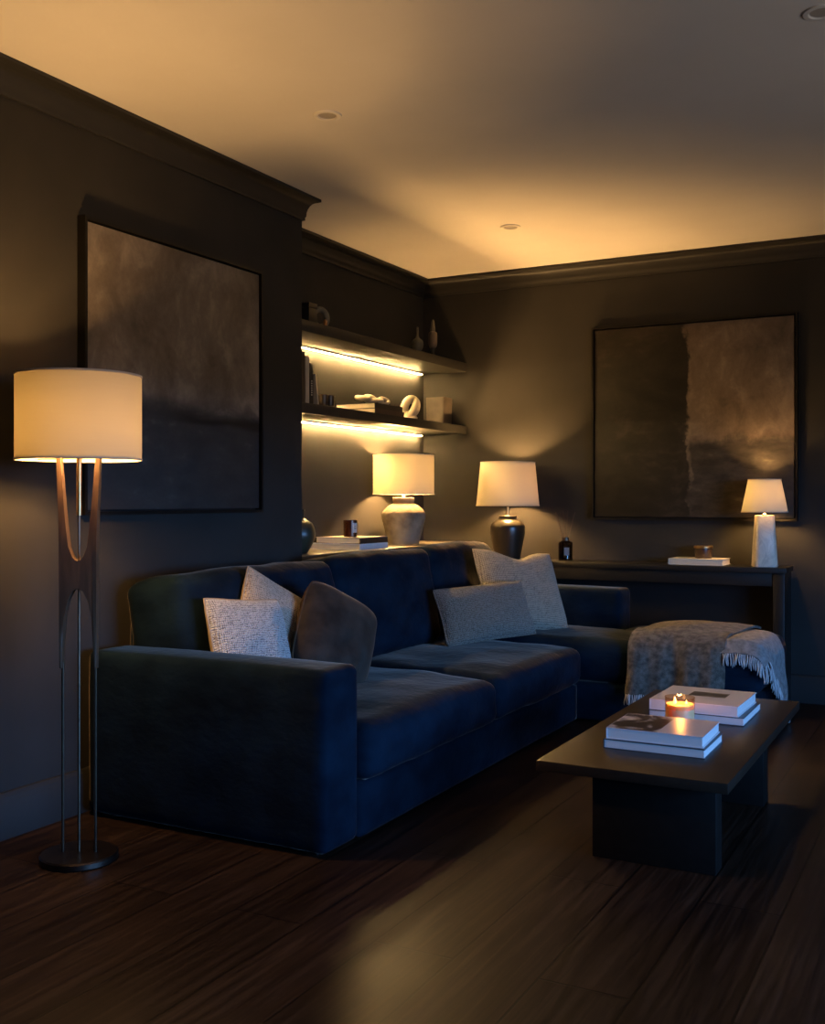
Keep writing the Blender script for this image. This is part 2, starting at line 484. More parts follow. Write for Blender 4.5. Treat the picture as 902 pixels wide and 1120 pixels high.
# ------------------------------------------------------------------ room
XL, XA, YB, YE, XR, YF, H = -3.04, -3.44, 6.60, 4.485, 2.60, -1.60, 2.75
struct('floor', bx(XA - .2, XR + .2, YF - .2, YB + .2, -.12, 0), M['floor'], smooth=False)
struct('ceiling', bx(XA - .2, XR + .2, YF - .2, YB + .2, H, H + .12), M['ceiling'], smooth=False)
struct('wall_left', bx(XA - .2, XL, YF - .2, YE, 0, H), M['wall'], smooth=False)
struct('wall_alcove', bx(XA - .2, XA, YE, YB + .2, 0, H), M['wall'], smooth=False)
struct('wall_back', bx(XA, XR + .2, YB, YB + .2, 0, H), M['wall'], smooth=False)
struct('wall_front', bx(XL, XR + .2, YF - .2, YF, 0, H), M['wall'], smooth=False)
WY0, WY1, WZ0, WZ1 = .9, 3.9, .25, 1.75
bm = bmesh.new()
box(bm, XR, XR + .2, YF, WY0, 0, H); box(bm, XR, XR + .2, WY1, YB, 0, H)
box(bm, XR, XR + .2, WY0, WY1, 0, WZ0); box(bm, XR, XR + .2, WY0, WY1, WZ1, H)
struct('wall_right', bm, M['wall'], smooth=False)
bm = bmesh.new()
for a in (WY0, WY0 + (WY1 - WY0) / 2 - .03, WY1 - .06): box(bm, XR + .06, XR + .12, a, a + .06, WZ0, WZ1, bev=.006)
for z in (WZ0, WZ1 - .06): box(bm, XR + .06, XR + .12, WY0, WY1, z, z + .06, bev=.006)
box(bm, XR - .05, XR + .06, WY0 - .04, WY1 + .04, WZ0 - .035, WZ0 - .001, bev=.006)
struct('window_1', bm, M['trim'])

def sweep(path, prof, inward):
    """profile (offset from the wall, z) carried along a wall line with mitred corners; inward = side of the room"""
    bm = bmesh.new(); rings = []
    n = len(path); P = [Vector(p) for p in path]
    for i in range(n):
        d0 = (P[i] - P[i - 1]).normalized() if i else None
        d1 = (P[i + 1] - P[i]).normalized() if i < n - 1 else None
        nn = lambda d: Vector((d.y, -d.x)) * inward
        if d0 is None: m = nn(d1)
        elif d1 is None: m = nn(d0)
        else:
            m = nn(d0) + nn(d1); m /= (1 + nn(d0).dot(nn(d1)))
        rings.append([bm.verts.new((P[i].x + m.x * o, P[i].y + m.y * o, z)) for o, z in prof])
    k = len(prof)
    for a, b in zip(rings, rings[1:]):
        for j in range(k):
            bm.faces.new((a[j], a[(j + 1) % k], b[(j + 1) % k], b[j]))
    bm.faces.new(rings[0]); bm.faces.new(rings[-1][::-1])
    return bm
line = [(XL, YF), (XL, YE), (XA, YE), (XA, YB), (XR, YB), (XR, YF)]
cove = [(0, H - .115), (.012, H - .115), (.012, H - .10)]
for k in range(7):
    a = k / 6 * PI / 2
    cove.append((.016 + .046 * (1 - math.cos(a)), H - .095 + .077 * math.sin(a)))
cove += [(.072, H - .014), (.072, H - .0005), (0, H - .0005)]
struct('trim_1', sweep(line, cove, 1), M['trim'], ang=50)
base_prof = [(0, 0), (.02, 0), (.02, .128), (.017, .132), (.017, .145), (.012, .152), (.010, .16), (.004, .166), (0, .166)]
struct('baseboard_left', sweep(line[:2] + [(XA, YE)], base_prof, 1), M['trim'], ang=50)
struct('baseboard_back', sweep([(XL + .05, YB), (XR, YB)], base_prof, 1), M['trim'], ang=50)

# recessed downlights, switched off
for x, y, lab in ((-2.296, 3.569, 'small recessed ceiling downlight above the tall dark painting wall, middle of the three'),
                  (-2.318, 5.512, 'small recessed ceiling downlight nearest the shelf alcove corner'),
                  (-.429, 3.553, 'small recessed ceiling downlight cut off at the top right corner of the photo')):
    t = thing('downlight', lab, 'downlight', (x, y, H), group='recessed ceiling downlights')
    obj('trim_ring', lat([(.036, -.002), (.040, -.006), (.055, -.005), (.058, 0), (.036, 0), (.036, -.002)], 40), M['white_metal'], t)
    obj('lens', lat([(0, -.0008), (.03, -.001), (.036, -.0015)], 32), plain('dim_lens', (.38, .35, .31), .3), t)

# ------------------------------------------------------------------ paintings
def painting(label, w, h, loc, rotz, kind):
    t = thing('framed_painting', label, 'painting', loc, rotz)
    d, f = .042, .013
    bm = bmesh.new()
    for a in ((-w / 2, -w / 2 + f, -h / 2, h / 2), (w / 2 - f, w / 2, -h / 2, h / 2), (-w / 2 + f, w / 2 - f, -h / 2, -h / 2 + f), (-w / 2 + f, w / 2 - f, h / 2 - f, h / 2)):
        box(bm, a[0], a[1], -d, -.001, a[2], a[3])
    obj('frame', bm, noisy('black_satin_frame', (.005, .0045, .004), (.008, .007, .006), 8, .4, spec=.2), t, smooth=False)
    g = .006
    obj('canvas', bx(-w / 2 + f + g, w / 2 - f - g, -d + .010, -.004, -h / 2 + f + g, h / 2 - f - g, bev=.003), art_mat('abstract_oil_' + kind, kind, w, h), t)
    obj('backing', bx(-w / 2 + f, w / 2 - f, -.004, -.001, -h / 2 + f, h / 2 - f), M['black'], t, smooth=False)
    return t
painting('square abstract painting of a smoky horizon in a black frame behind the floor lamp', 1.141, 1.149, (XL, 3.5255, 1.719), PI / 2, 'horizon')
painting('wide abstract painting split into dark and brown halves, hung above the black console table', 1.268, 1.243, (-1.558, YB, 1.698), 0, 'split')

# ------------------------------------------------------------------ lamps
WARM = (1.0, .545, .185); WARM2 = (1.0, .55, .19)
def shade_sheet(rb, rt, z0, z1, seg=72):
    return lat([(rb, z0), (rb + (rt - rb) * .5, (z0 + z1) / 2), (rt, z1)], seg)
def rim(r, z, h=.006, t=.0022):
    return lat([(r - t, z), (r + t, z), (r + t, z + h), (r - t, z + h), (r - t, z)], 72)
def shade_parts(t, rb, rt, z0, z1, mat, rimmat, spider_z):
    s = obj('lamp_shade', shade_sheet(rb, rt, z0, z1), mat, t, ang=180)
    bm = rim(rb, z0 - .001)
    obj('bottom_rim', bm, rimmat, s)
    obj('top_rim', rim(rt, z1 - .005), rimmat, s)
    bm = bmesh.new()
    rs = rb + (rt - rb) * (spider_z - z0) / (z1 - z0)
    for k in range(3):
        a = k * 2 * PI / 3 + .5
        tube(bm, [(.012 * math.cos(a), .012 * math.sin(a), spider_z), (rs * math.cos(a), rs * math.sin(a), spider_z)], .0018, 6)
    lathe(bm, [(.008, spider_z - .003), (.014, spider_z - .003), (.014, spider_z + .003), (.008, spider_z + .003), (.008, spider_z - .003)], 20)
    obj('spider', bm, M['brass'], s)
bulb_mat = emis('glowing_bulb', (1.0, .62, .26), 6.0)
def bulb(t, z, r=.026):
    return obj('bulb', lat(smooth_prof([(0, z + r), (r * .8, z + r * .6), (r, z), (r * .8, z - r * .65), (r * .5, z - r * 1.2), (r * .5, z - r * 1.5)], 4), 20), bulb_mat, t)
rim_mat = noisy('pale_linen_binding', (.45, .36, .26), (.5, .4, .3), 30, .8)

# floor lamp
FL = thing('floor_lamp', 'tall floor lamp with drum linen shade on a forked walnut stem beside the sofa', 'lamp', (-2.640, 2.575, 0), .491)
obj('base', lat([(0, 0), (.120, 0), (.127, .004), (.127, .020), (.123, .025), (.03, .027), (0, .027)], 64), M['bronze'], FL)
left_out = [(-.074, 1.345), (-.070, 1.26), (-.065, 1.16), (-.0625, 1.05), (-.063, .95), (-.062, .86), (-.0615, .76), (-.061, .64)]
leg_in = [(-.0525, .64), (-.0505, .74), (-.046, .81), (-.036, .868), (-.019, .902)]
u_in = [(-.012, .999), (-.022, 1.012), (-.031, 1.045), (-.038, 1.10), (-.045, 1.17), (-.051, 1.25), (-.057, 1.345)]
poly = left_out + leg_in + [(0, .910)] + [(-x, z) for x, z in leg_in[::-1]] + [(-x, z) for x, z in left_out[::-1]] + [(-x, z) for x, z in u_in[::-1]] + [(0, .996)] + u_in
bm = bmesh.new()
def th(z): return .017 if z < 1.15 else .017 - (z - 1.15) * .03
fa = [bm.verts.new((x, -th(z), z)) for x, z in poly]; ba = [bm.verts.new((x, th(z), z)) for x, z in poly]
f1 = bm.faces.new(fa); f2 = bm.faces.new(ba[::-1]); n = len(poly)
for i in range(n): bm.faces.new((fa[i], ba[i], ba[(i + 1) % n], fa[(i + 1) % n]))
bm.faces.ensure_lookup_table()
es = list(set(f1.edges) | set(f2.edges))
bmesh.ops.bevel(bm, geom=es, offset=.0034, segments=3, affect='EDGES', profile=.5)
obj('forked_stem', bm, M['walnut'], FL, ang=50)
for s in (-1, 1):
    o = obj('leg', tube(bmesh.new(), [(s * .0545, 0, .66), (s * .0545, 0, .026)], .0048, 10), M['bronze_rod'], FL)
obj('pole', tube(bmesh.new(), [(0, 0, 1.16), (0, 0, .026)], .0044, 12), M['bronze_rod'], FL)
obj('pole_sleeve', tube(bmesh.new(), [(0, 0, 1.46), (0, 0, 1.150)], .0085, 14), M['brass'], FL)
obj('socket', lat([(0, 1.345), (.016, 1.345), (.016, 1.39), (.012, 1.40), (0, 1.40)], 24), M['brass'], FL)
linen = shade_mat('oatmeal_linen_shade', (.0225, .0188, .0108), (.46, .38, .26), .15, (7, 7, 130))
shade_parts(FL, .2035, .2035, 1.335, 1.618, linen, rim_mat, 1.342)
bulb(FL, 1.43, .03)
L_FLOOR = point_light('floor_lamp_bulb_light', FL, (0, 0, 1.435), 88, WARM, .05)

# table lamp on the alcove ledge
LEDGE = .917
cream_shade = shade_mat('cream_drum_shade', (.0118, .0098, .0046), (.60, .50, .33), .12, (5, 5, 30))
L1 = thing('table_lamp', 'table lamp with rough pale stone jar base and cream drum shade on the alcove ledge', 'lamp', (-3.232, 5.925, LEDGE + .0005))
prof = smooth_prof([(0, 0), (.093, 0), (.100, .012), (.118, .08), (.136, .15), (.142, .190), (.134, .212), (.105, .242), (.074, .262), (.066, .268)], 5)
prof += [Vector((.067, .273)), Vector((.070, .280)), Vector((.070, .297)), Vector((.066, .302)), Vector((.05, .302)), Vector((.012, .300)), Vector((0, .300))]
obj('base', lat([(p[0], p[1]) for p in prof], 64), noisy('weathered_stone_ware', (.10, .078, .055), (.26, .215, .155), 7, .85, bump=.5, bscale=40, spec=.15), L1, ang=60)
obj('neck', lat([(0, .298), (.012, .298), (.009, .305), (.009, .35), (0, .35)], 20), M['white_metal'], L1)
shade_parts(L1, .196, .196, .322, .575, cream_shade, rim_mat, .56)
bulb(L1, .44)
point_light('ledge_lamp_bulb_light', L1, (0, 0, .445), 190, WARM, .04)

# dark jar lamp on the console
CT = .813
tan_shade = shade_mat('tan_linen_shade', (.0118, .0090, .0052), (.46, .45, .34), .15, (5, 5, 60))
L2 = thing('table_lamp', 'table lamp with glazed dark jar base and tan tapered shade behind the cream square pillow', 'lamp', (-2.700, 6.375, CT))
prof = smooth_prof([(0, 0), (.076, 0), (.082, .01), (.096, .08), (.110, .16), (.113, .205), (.108, .228), (.088, .250), (.062, .264)], 5)
prof += [Vector((.056, .268)), Vector((.055, .274)), Vector((.060, .277)), Vector((.060, .286)), Vector((.055, .289)), Vector((.012, .290)), Vector((0, .290))]
obj('base', lat([(p[0], p[1]) for p in prof], 64), noisy('brown_black_glaze', (.008, .007, .006), (.026, .019, .012), 4, .30, spec=.5, stretch=(1, 1, .6), bump=.06, bscale=30), L2, ang=60)
obj('neck', lat([(0, .288), (.009, .288), (.008, .345), (0, .345)], 20), M['brass'], L2)
shade_parts(L2, .206, .178, .352, .638, tan_shade, rim_mat, .62)
bulb(L2, .475)
point_light('console_jar_lamp_bulb_light', L2, (0, 0, .48), 130, WARM, .04)

# small white lamp on the console
white_shade = shade_mat('ivory_shade', (.0215, .0178, .0108), (.5, .5, .38), .08, (30, 30, 3))
L3 = thing('table_lamp', 'small table lamp with tapered white marble base and ivory shade at the console end', 'lamp', (-1.087, 6.412, CT), .35)
m, nt, b = new_mat('white_marble')
v = coords(nt, (9, 9, 5))
nn = N(nt, 'ShaderNodeTexNoise', i_Scale=1.4, i_Detail=6.0, i_Distortion=1.6); nt.links.new(v, nn.inputs['Vector'])
nt.links.new(ramp(nt, nn.outputs['Fac'], [(.38, (.50, .43, .34)), (.5, (.66, .57, .45)), (.56, (.56, .48, .38)), (.62, (.68, .59, .47))]), b.inputs['Base Color'])
b.inputs['Roughness'].default_value = .4
bm = bmesh.new()
rings = []
for r, z in ((.066, 0), (.068, .004), (.0515, .296), (.049, .300)):
    ring = []
    for k in range(4):
        for e in range(5):
            a = (e / 4) * PI / 2 + k * PI / 2
            cc = r * .42
            sx, sy = ((1, 1), (-1, 1), (-1, -1), (1, -1))[k]
            ring.append(bm.verts.new((sx * (r - cc) + cc * math.cos(a), sy * (r - cc) + cc * math.sin(a), z)))
    rings.append(ring)
for a, c in zip(rings, rings[1:]):
    for i in range(20): bm.faces.new((a[i], a[(i + 1) % 20], c[(i + 1) % 20], c[i]))
bm.faces.new(rings[0][::-1]); bm.faces.new(rings[-1])
obj('base', bm, m, L3, ang=50)
obj('neck', lat([(0, .298), (.014, .298), (.014, .306), (.008, .312), (.008, .34), (0, .34)], 20), M['brass'], L3)
shade_parts(L3, .131, .092, .318, .512, white_shade, rim_mat, .50)
bulb(L3, .40, .022)
point_light('marble_lamp_bulb_light', L3, (0, 0, .405), 34, WARM, .035)

# ------------------------------------------------------------------ alcove: cupboard, shelves, lights
cab = thing('alcove_cupboard', 'built-in dark cupboard filling the alcove behind the sofa, its top a ledge', 'cupboard', (0, 0, 0))
obj('body', bx(XA + .002, XL - .02, YE + .002, YB - .002, 0, LEDGE - .03), M['trim'], cab, smooth=False)
for k in range(4):
    y0 = YE + .03 + k * .515
    obj('door', bx(XL - .020, XL - .002, y0, y0 + .505, .08, LEDGE - .045, bev=.002), M['trim'], cab)
obj('ledge_top', bx(XA + .002, XL + .0, YE + .002, YB - .002, LEDGE - .03, LEDGE, bev=.003), noisy('ledge_paint', (.085, .072, .056), (.105, .089, .07), 5, .45, spec=.3), cab)

led_m = emis('warm_led_strip', (1.0, .62, .23), 800.0)
def shelf(z0, z1, lab, cat='shelf'):
    t = thing('floating_shelf', lab, cat, (0, 0, 0))
    obj('board', bx(XA + .001, -3.10, YE + .002, YB - .002, z0, z1, bev=.003), M['trim'], t)
    s = obj('light_channel', bx(XA + .014, XA + .034, YE + .03, YB - .075, z0 - .008, z0 + .001), M['white_metal'], t, smooth=False)
    obj('light_strip', bx(XA + .0205, XA + .0275, YE + .035, YB - .08, z0 - .0105, z0 - .0075), led_m, s, smooth=False)
    return t
S1, S2 = 2.150, 1.715
shelf(2.090, S1, 'upper dark floating shelf in the alcove with warm light strip underneath')
shelf(1.660, S2, 'lower dark floating shelf in the alcove holding books and cream sculptures')

# ------------------------------------------------------------------ books
def book(label, w, d, t, loc, rotz=0, cover=None, page=None, spine='-x', group=None, cat='book', top=None, name='book'):
    """closed hardback lying flat: w along x, d along y, origin at the bottom centre; spine on the named side"""
    o = thing(name, label, cat, loc, rotz, group)
    c = .0032 if t > .02 else .0022
    cm = cover; pm = page or M['pages']
    bm = bmesh.new()
    box(bm, -w / 2, w / 2, -d / 2, d / 2, 0, c)
    if spine == '-x': box(bm, -w / 2, -w / 2 + c, -d / 2, d / 2, c, t - c)
    if spine == '+x': box(bm, w / 2 - c, w / 2, -d / 2, d / 2, c, t - c)
    if spine == '-y': box(bm, -w / 2, w / 2, -d / 2, -d / 2 + c, c, t - c)
    obj('cover', bm, cm, o, smooth=False)
    obj('front_board', bx(-w / 2, w / 2, -d / 2, d / 2, t - c, t), top or cm, o, smooth=False)
    g = .004
    x0 = -w / 2 + (c if spine == '-x' else g); x1 = w / 2 - (c if spine == '+x' else g)
    y0 = -d / 2 + (c if spine == '-y' else g); y1 = d / 2 - g
    obj('pages', bx(x0, x1, y0, y1, c, t - c), pm, o, smooth=False)
    return o
def pages_mat(name, c):
    m, nt, b = new_mat(name)
    v = coords(nt, (1, 1, 1))
    w = N(nt, 'ShaderNodeTexWave', i_Scale=220.0, i_Distortion=1.0, bands_direction='Z'); nt.links.new(v, w.inputs['Vector'])
    nt.links.new(ramp(nt, w.outputs['Fac'], [(0, tuple(x * .75 for x in c)), (1, c)]), b.inputs['Base Color'])
    b.inputs['Roughness'].default_value = .85
    return m
M['pages'] = pages_mat('paper_pages', (.62, .60, .57))
M['cream_pages'] = pages_mat('cream_paper_pages', (.60, .52, .40))
white_cover = plain('white_cover', (.60, .59, .60), .4)
grey_cover = plain('dark_grey_cover', (.06, .06, .065), .4)
dark_cover = plain('dark_brown_cover', (.035, .018, .012), .4)
black_cover = plain('black_cover', (.012, .011, .011), .4)

# on the coffee table
TT = .32
fb_top = cover_mat('photo_print_cover', (.52, .50, .53), (.018, .016, .016), -.168, .01, -.138, .138, (.45, .42, .41))
bb_top = cover_mat('white_photo_cover', (.62, .58, .58), (.05, .045, .035), -.06, .09, -.02, .08, (.22, .20, .16))
book('white hardback at the bottom of the front pair on the coffee table', .356, .292, .034, (-.986, 3.763, TT), 0, grey_cover, spine='-x', group='books on the coffee table')
book('hardback with black and white photo cover on top of the front pair, coffee table', .340, .284, .039, (-.988, 3.768, TT + .034), .012, white_cover, spine='-x', group='books on the coffee table', top=fb_top)
book('white hardback at the bottom of the rear pair behind the candle, coffee table', .375, .372, .034, (-.978, 4.398, TT), 0, grey_cover, spine='-x', group='books on the coffee table')
book('pale hardback with small dark picture on top of the rear pair, coffee table', .352, .352, .042, (-.985, 4.390, TT + .034), -.02, white_cover, spine='-x', group='books on the coffee table', top=bb_top)

# on the ledge
book('white-spined book at the bottom of the pair under the amber candle', .345, .325, .034, (-3.262, 5.305, LEDGE), 0, plain('white_spine_cover', (.62, .60, .58), .4), M['cream_pages'], '+x', 'books on the alcove ledge')
book('dark-spined book on top of the pair under the amber candle', .30, .315, .036, (-3.24, 5.305, LEDGE + .034), -.01, dark_cover, M['cream_pages'], '+x', 'books on the alcove ledge', top=plain('tan_cover', (.42, .34, .25), .5))
# on the lower shelf, lying
book('cream-paged book at the bottom of the lying pair on the lower shelf', .28, .36, .034, (-3.275, 5.575, S2), 0, plain('brown_cover', (.06, .04, .03), .5), M['cream_pages'], '+x', 'books lying on the lower shelf')
book('black-covered book on top of the lying pair on the lower shelf', .27, .35, .033, (-3.278, 5.575, S2 + .034), .015, black_cover, M['cream_pages'], '+x', 'books lying on the lower shelf')
# on the console
book('white book lying on the black console under the dark candle tin', .325, .215, .036, (-1.478, 6.470, CT), 0, plain('white_cloth_cover', (.62, .58, .52), .5), M['cream_pages'], '-x')

def upright(label, y, t, h, d, cover, lean=0.0, name='book', page=None):
    """book standing on the lower shelf, spine towards the room (+X), thickness along Y"""
    o = thing(name, label, 'book', (-3.175, y, S2), 0, 'upright books on the lower shelf')
    o.rotation_euler = (lean, 0, 0)
    c = .003
    bm = bmesh.new()
    box(bm, -d, 0, -t / 2, -t / 2 + c, 0, h); box(bm, -d, 0, t / 2 - c, t / 2, 0, h); box(bm, -c, 0, -t / 2 + c, t / 2 - c, 0, h, bev=0)
    obj('cover', bm, cover, o, smooth=False)
    obj('pages', bx(-d + .004, -c, -t / 2 + c, t / 2 - c, .004, h - .004), page or M['cream_pages'], o, smooth=False)
    return o
upright('tall dark upright book half hidden by the wall edge on the lower shelf', 4.700, .030, .285, .19, plain('umber_cover', (.030, .024, .018), .5))
upright('pale grey upright book between two dark ones on the lower shelf', 4.738, .036, .262, .19, plain('stone_cover', (.40, .36, .30), .6))
b3 = upright('black upright book with white spine lettering on the lower shelf', 4.779, .032, .228, .18, black_cover)
bm = bmesh.new()
for k in range(7): box(bm, 0, .0008, -.005, .005, .055 + k * .0125, .055 + k * .0125 + .007)
obj('spine_lettering', bm, plain('white_foil', (.6, .58, .52), .5), b3, smooth=False)
upright('slim pale book leaning against the black upright book on the lower shelf', 4.846, .012, .178, .15, plain('cream_cover', (.52, .44, .34), .6), lean=.16)

# ------------------------------------------------------------------ ornaments in the alcove
o = thing('tumbler', 'small dark tumbler beside the leaning pale book, left of its twin', 'cup', (-3.21, 4.945, S2), group='dark tumblers on the lower shelf')
def tumbler(o):
    bm = bmesh.new(); n = 32
    lathe(bm, [(0, .004), (0, 0), (.024, 0), (.027, .006), (.030, .074), (.0275, .074), (.0245, .012), (0, .01)], 32)
    obj('cup_body', bm, noisy('dark_smoked_ceramic', (.018, .012, .009), (.05, .033, .022), 20, .3), o)
    obj('rim', lat([(.0275, .072), (.0305, .072), (.0305, .076), (.0275, .076), (.0275, .072)], 32), M['bronze'], o)
tumbler(o)
o = thing('tumbler', 'small dark tumbler nearer the lying books, right of its twin', 'cup', (-3.21, 5.012, S2), group='dark tumblers on the lower shelf')
tumbler(o)

cream_cer = noisy('cream_matt_ceramic', (.52, .44, .30), (.62, .53, .38), 9, .7, bump=.15, bscale=60)
o = thing('chain_sculpture', 'cream carved chain link ornament lying on the books of the lower shelf', 'ornament', (-3.235, 5.555, S2 + .0695), 1.15)
for k in range(4):
    pts = []
    for i in range(28):
        a = 2 * PI * i / 28
        x, y = .040 * math.cos(a) * (1 - .12 * k * .4), .023 * math.sin(a)
        if k % 2: p = (x, y * .62, y * .75)
        else: p = (x, y, y * .22)
        pts.append((p[0] - .085 + k * .052, p[1], p[2] + .036 - .003 * k))
    obj('link', tube(bmesh.new(), pts, (.0150 - .0012 * k), 10, closed=True), cream_cer, o, ang=180)

o = thing('knot_sculpture', 'cream ceramic loop knot sculpture standing on the lower shelf', 'ornament', (-3.215, 5.985, S2), .55)
ring = []
for i in range(48):
    a = 2 * PI * i / 48
    x, z = .038 * math.cos(a), .052 * math.sin(a)
    ring.append((x * .97 + z * .22, .010 * math.sin(a * 2), .088 + z * .97 - x * .10))
obj('loop', tube(bmesh.new(), ring, .0270, 18, closed=True), cream_cer, o, ang=180)
arm = smooth_prof([(-.016, -.016, .022), (.006, -.030, .050), (.024, -.033, .085), (.034, -.024, .120), (.024, -.006, .145)], 6)
obj('fold', tube(bmesh.new(), arm, [.021 - .006 * abs(i / (len(arm) - 1) - .35) for i in range(len(arm))], 16), cream_cer, o, ang=180)
obj('foot', lat(smooth_prof([(0, 0), (.040, 0), (.046, .006), (.046, .02), (.034, .034), (0, .038)], 4), 32), cream_cer, o, ang=180)

o = thing('square_pot', 'square taupe ceramic pot at the right end of the lower shelf', 'pot', (-3.250, 6.470, S2), .0)
def rsq(r, cc):
    out = []
    for k in range(4):
        sx, sy = ((1, 1), (-1, 1), (-1, -1), (1, -1))[k]
        for e in range(5):
            a = e / 4 * PI / 2 + k * PI / 2
            out.append((sx * (r - cc) + cc * math.cos(a), sy * (r - cc) + cc * math.sin(a)))
    return out
bm = bmesh.new(); rings = []
for r, z in ((.062, 0), (.066, .004), (.070, .185), (.0695, .19), (.060, .19), (.056, .03)):
    rings.append([bm.verts.new((x, y, z)) for x, y in rsq(r, r * .18)])
for a, c in zip(rings, rings[1:]):
    for i in range(20): bm.faces.new((a[i], a[(i + 1) % 20], c[(i + 1) % 20], c[i]))
bm.faces.new(rings[0][::-1]); bm.faces.new(rings[-1])
obj('pot_body', bm, noisy('taupe_stoneware', (.038, .029, .021), (.07, .054, .04), 9, .75, bump=.2, bscale=50), o, ang=40)

# top shelf
o = thing('display_box', 'small black box half hidden by the wall edge on the upper shelf', 'box', (-3.23, 4.80, S1))
obj('box_body', bx(-.05, .05, -.04, .04, 0, .10, bev=.003), plain('black_box_finish', (.010, .009, .008), .5), o)
obj('lid', bx(-.052, .052, -.042, .042, .1001, .126, bev=.003), plain('black_box_lid', (.012, .010, .009), .45), o)
o = thing('ring_sculpture', 'grey stone ring sculpture on the upper shelf beside the black box', 'ornament', (-3.21, 4.915, S1), 1.1)
obj('ring', tube(bmesh.new(), [(.044 * math.cos(2 * PI * i / 40), 0, .064 + .048 * math.sin(2 * PI * i / 40)) for i in range(40)], .0165, 14, closed=True), noisy('grey_stone', (.09, .085, .065), (.17, .155, .12), 14, .7), o, ang=180)
obj('foot', bx(-.03, .03, -.02, .02, 0, .006, bev=.002), M['black'], o)
o = thing('small_bottle', 'tiny amber bottle in front of the grey ring sculpture on the upper shelf', 'bottle', (-3.15, 4.875, S1))
obj('bottle_body', lat([(0, 0), (.010, 0), (.0115, .003), (.0115, .034), (.006, .042), (.005, .046), (0, .046)], 20), noisy('amber_glaze', (.20, .075, .015), (.28, .11, .025), 10, .3), o)
obj('stopper', lat([(0, .046), (.006, .046), (.006, .056), (0, .056)], 16), M['black'], o)
grn = noisy('sage_ceramic', (.075, .07, .05), (.115, .105, .078), 10, .6)
o = thing('bud_vase', 'round-bellied grey-green bud vase with thin neck, left of two on the upper shelf', 'vase', (-3.20, 6.055, S1), group='bud vases on the upper shelf')
obj('vase_body', lat([(p[0], p[1]) for p in smooth_prof([(0, .018), (.016, .018), (.030, .034), (.039, .062), (.034, .090), (.014, .108), (.008, .128), (.007, .172), (.008, .178), (0, .178)], 4)], 28), grn, o, ang=60)
obj('foot', lat([(0, 0), (.026, 0), (.026, .006), (.016, .018), (0, .018)], 24), M['black'], o)
o = thing('bud_vase', 'tall slender taupe bud vase with conical top, right of two on the upper shelf', 'vase', (-3.20, 6.275, S1), group='bud vases on the upper shelf')
obj('vase_body', lat([(p[0], p[1]) for p in smooth_prof([(0, .07), (.018, .072), (.029, .095), (.030, .165), (.020, .178), (.013, .182)], 4)], 28), noisy('taupe_ceramic', (.09, .068, .05), (.13, .10, .075), 10, .6), o, ang=60)
obj('stopper', lat([(0, .181), (.017, .181), (.016, .20), (.009, .252), (.006, .26), (0, .262)], 24), grn, o)
obj('foot', lat([(0, 0), (.028, 0), (.024, .012), (.013, .035), (.016, .071), (0, .071)], 24), M['black'], o)

# ledge ornaments
o = thing('round_vase', 'dark bronze-green round vase with short neck at the left end of the ledge', 'vase', (-3.175, 4.655, LEDGE))
obj('vase_body', lat([(p[0], p[1]) for p in smooth_prof([(0, 0), (.040, 0), (.058, .022), (.084, .075), (.088, .115), (.072, .160), (.040, .182), (.030, .192), (.029, .222), (.033, .232), (.027, .232), (.022, .19), (0, .185)], 5)], 48), noisy('dark_green_bronze_glaze', (.016, .014, .010), (.05, .045, .025), 6, .35, bump=.1, bscale=40), o, ang=60)
o = thing('jar_candle', 'amber glass jar candle with white label standing on the ledge books', 'candle', (-3.215, 5.245, LEDGE + .070), .0)
obj('glass_jar', lat([(0, 0), (.037, 0), (.040, .004), (.041, .098), (.038, .098), (.037, .008), (0, .007)], 40), noisy('amber_glass', (.026, .008, .003), (.042, .0125, .005), 6, .15), o)
obj('wax', lat([(0, .06), (.036, .06), (.036, .064), (0, .064)], 32), plain('cream_wax', (.5, .4, .28), .5), o)
bm = bmesh.new(); ns = 10
ring = [[bm.verts.new((.0414 * math.cos(a), .0414 * math.sin(a), z)) for a in [(-.62 + .62 * 2 * i / ns * .62 + .0) for i in range(ns + 1)]] for z in (.026, .082)]
for i in range(ns): bm.faces.new((ring[0][i], ring[0][i + 1], ring[1][i + 1], ring[1][i]))
lab = obj('label', bm, plain('white_paper_label', (.55, .52, .47), .6), o, flip=False)
bm = bmesh.new()
for z, w in ((.062, .22), (.052, .3), (.046, .18)):
    rr = [[bm.verts.new((.0418 * math.cos(-.24 + s * w), .0418 * math.sin(-.24 + s * w), zz)) for s in (-1, -.5, 0, .5, 1)] for zz in (z, z + .003)]
    for i in range(4): bm.faces.new((rr[0][i], rr[0][i + 1], rr[1][i + 1], rr[1][i]))
obj('label_print', bm, plain('grey_print', (.12, .11, .10), .6), lab, flip=False)

# ------------------------------------------------------------------ console table with its things
con = thing('console_table', 'long low black console table against the back wall under the wide painting', 'table', (0, 0, 0))
cx0, cx1, cy0, cy1 = -3.00, -.950, 6.300, 6.575
obj('tabletop', bx(cx0, cx1, cy0, cy1, CT - .032, CT, bev=.003), M['black_wood'], con)
for x0, x1 in ((cx0 + .02, cx0 + .075), (cx1 - .075, cx1 - .012)):
    obj('side_panel', bx(x0, x1, cy0 + .02, cy1 - .005, 0, CT - .032, bev=.003), M['black_wood'], con)
obj('apron', bx(cx0 + .075, cx1 - .075, cy0 + .03, cy0 + .055, CT - .11, CT - .032, bev=.002), M['black_wood'], con)
obj('back_panel', bx(cx0 + .075, cx1 - .075, cy1 - .02, cy1 - .006, .10, CT - .032), M['black'], con, smooth=False)

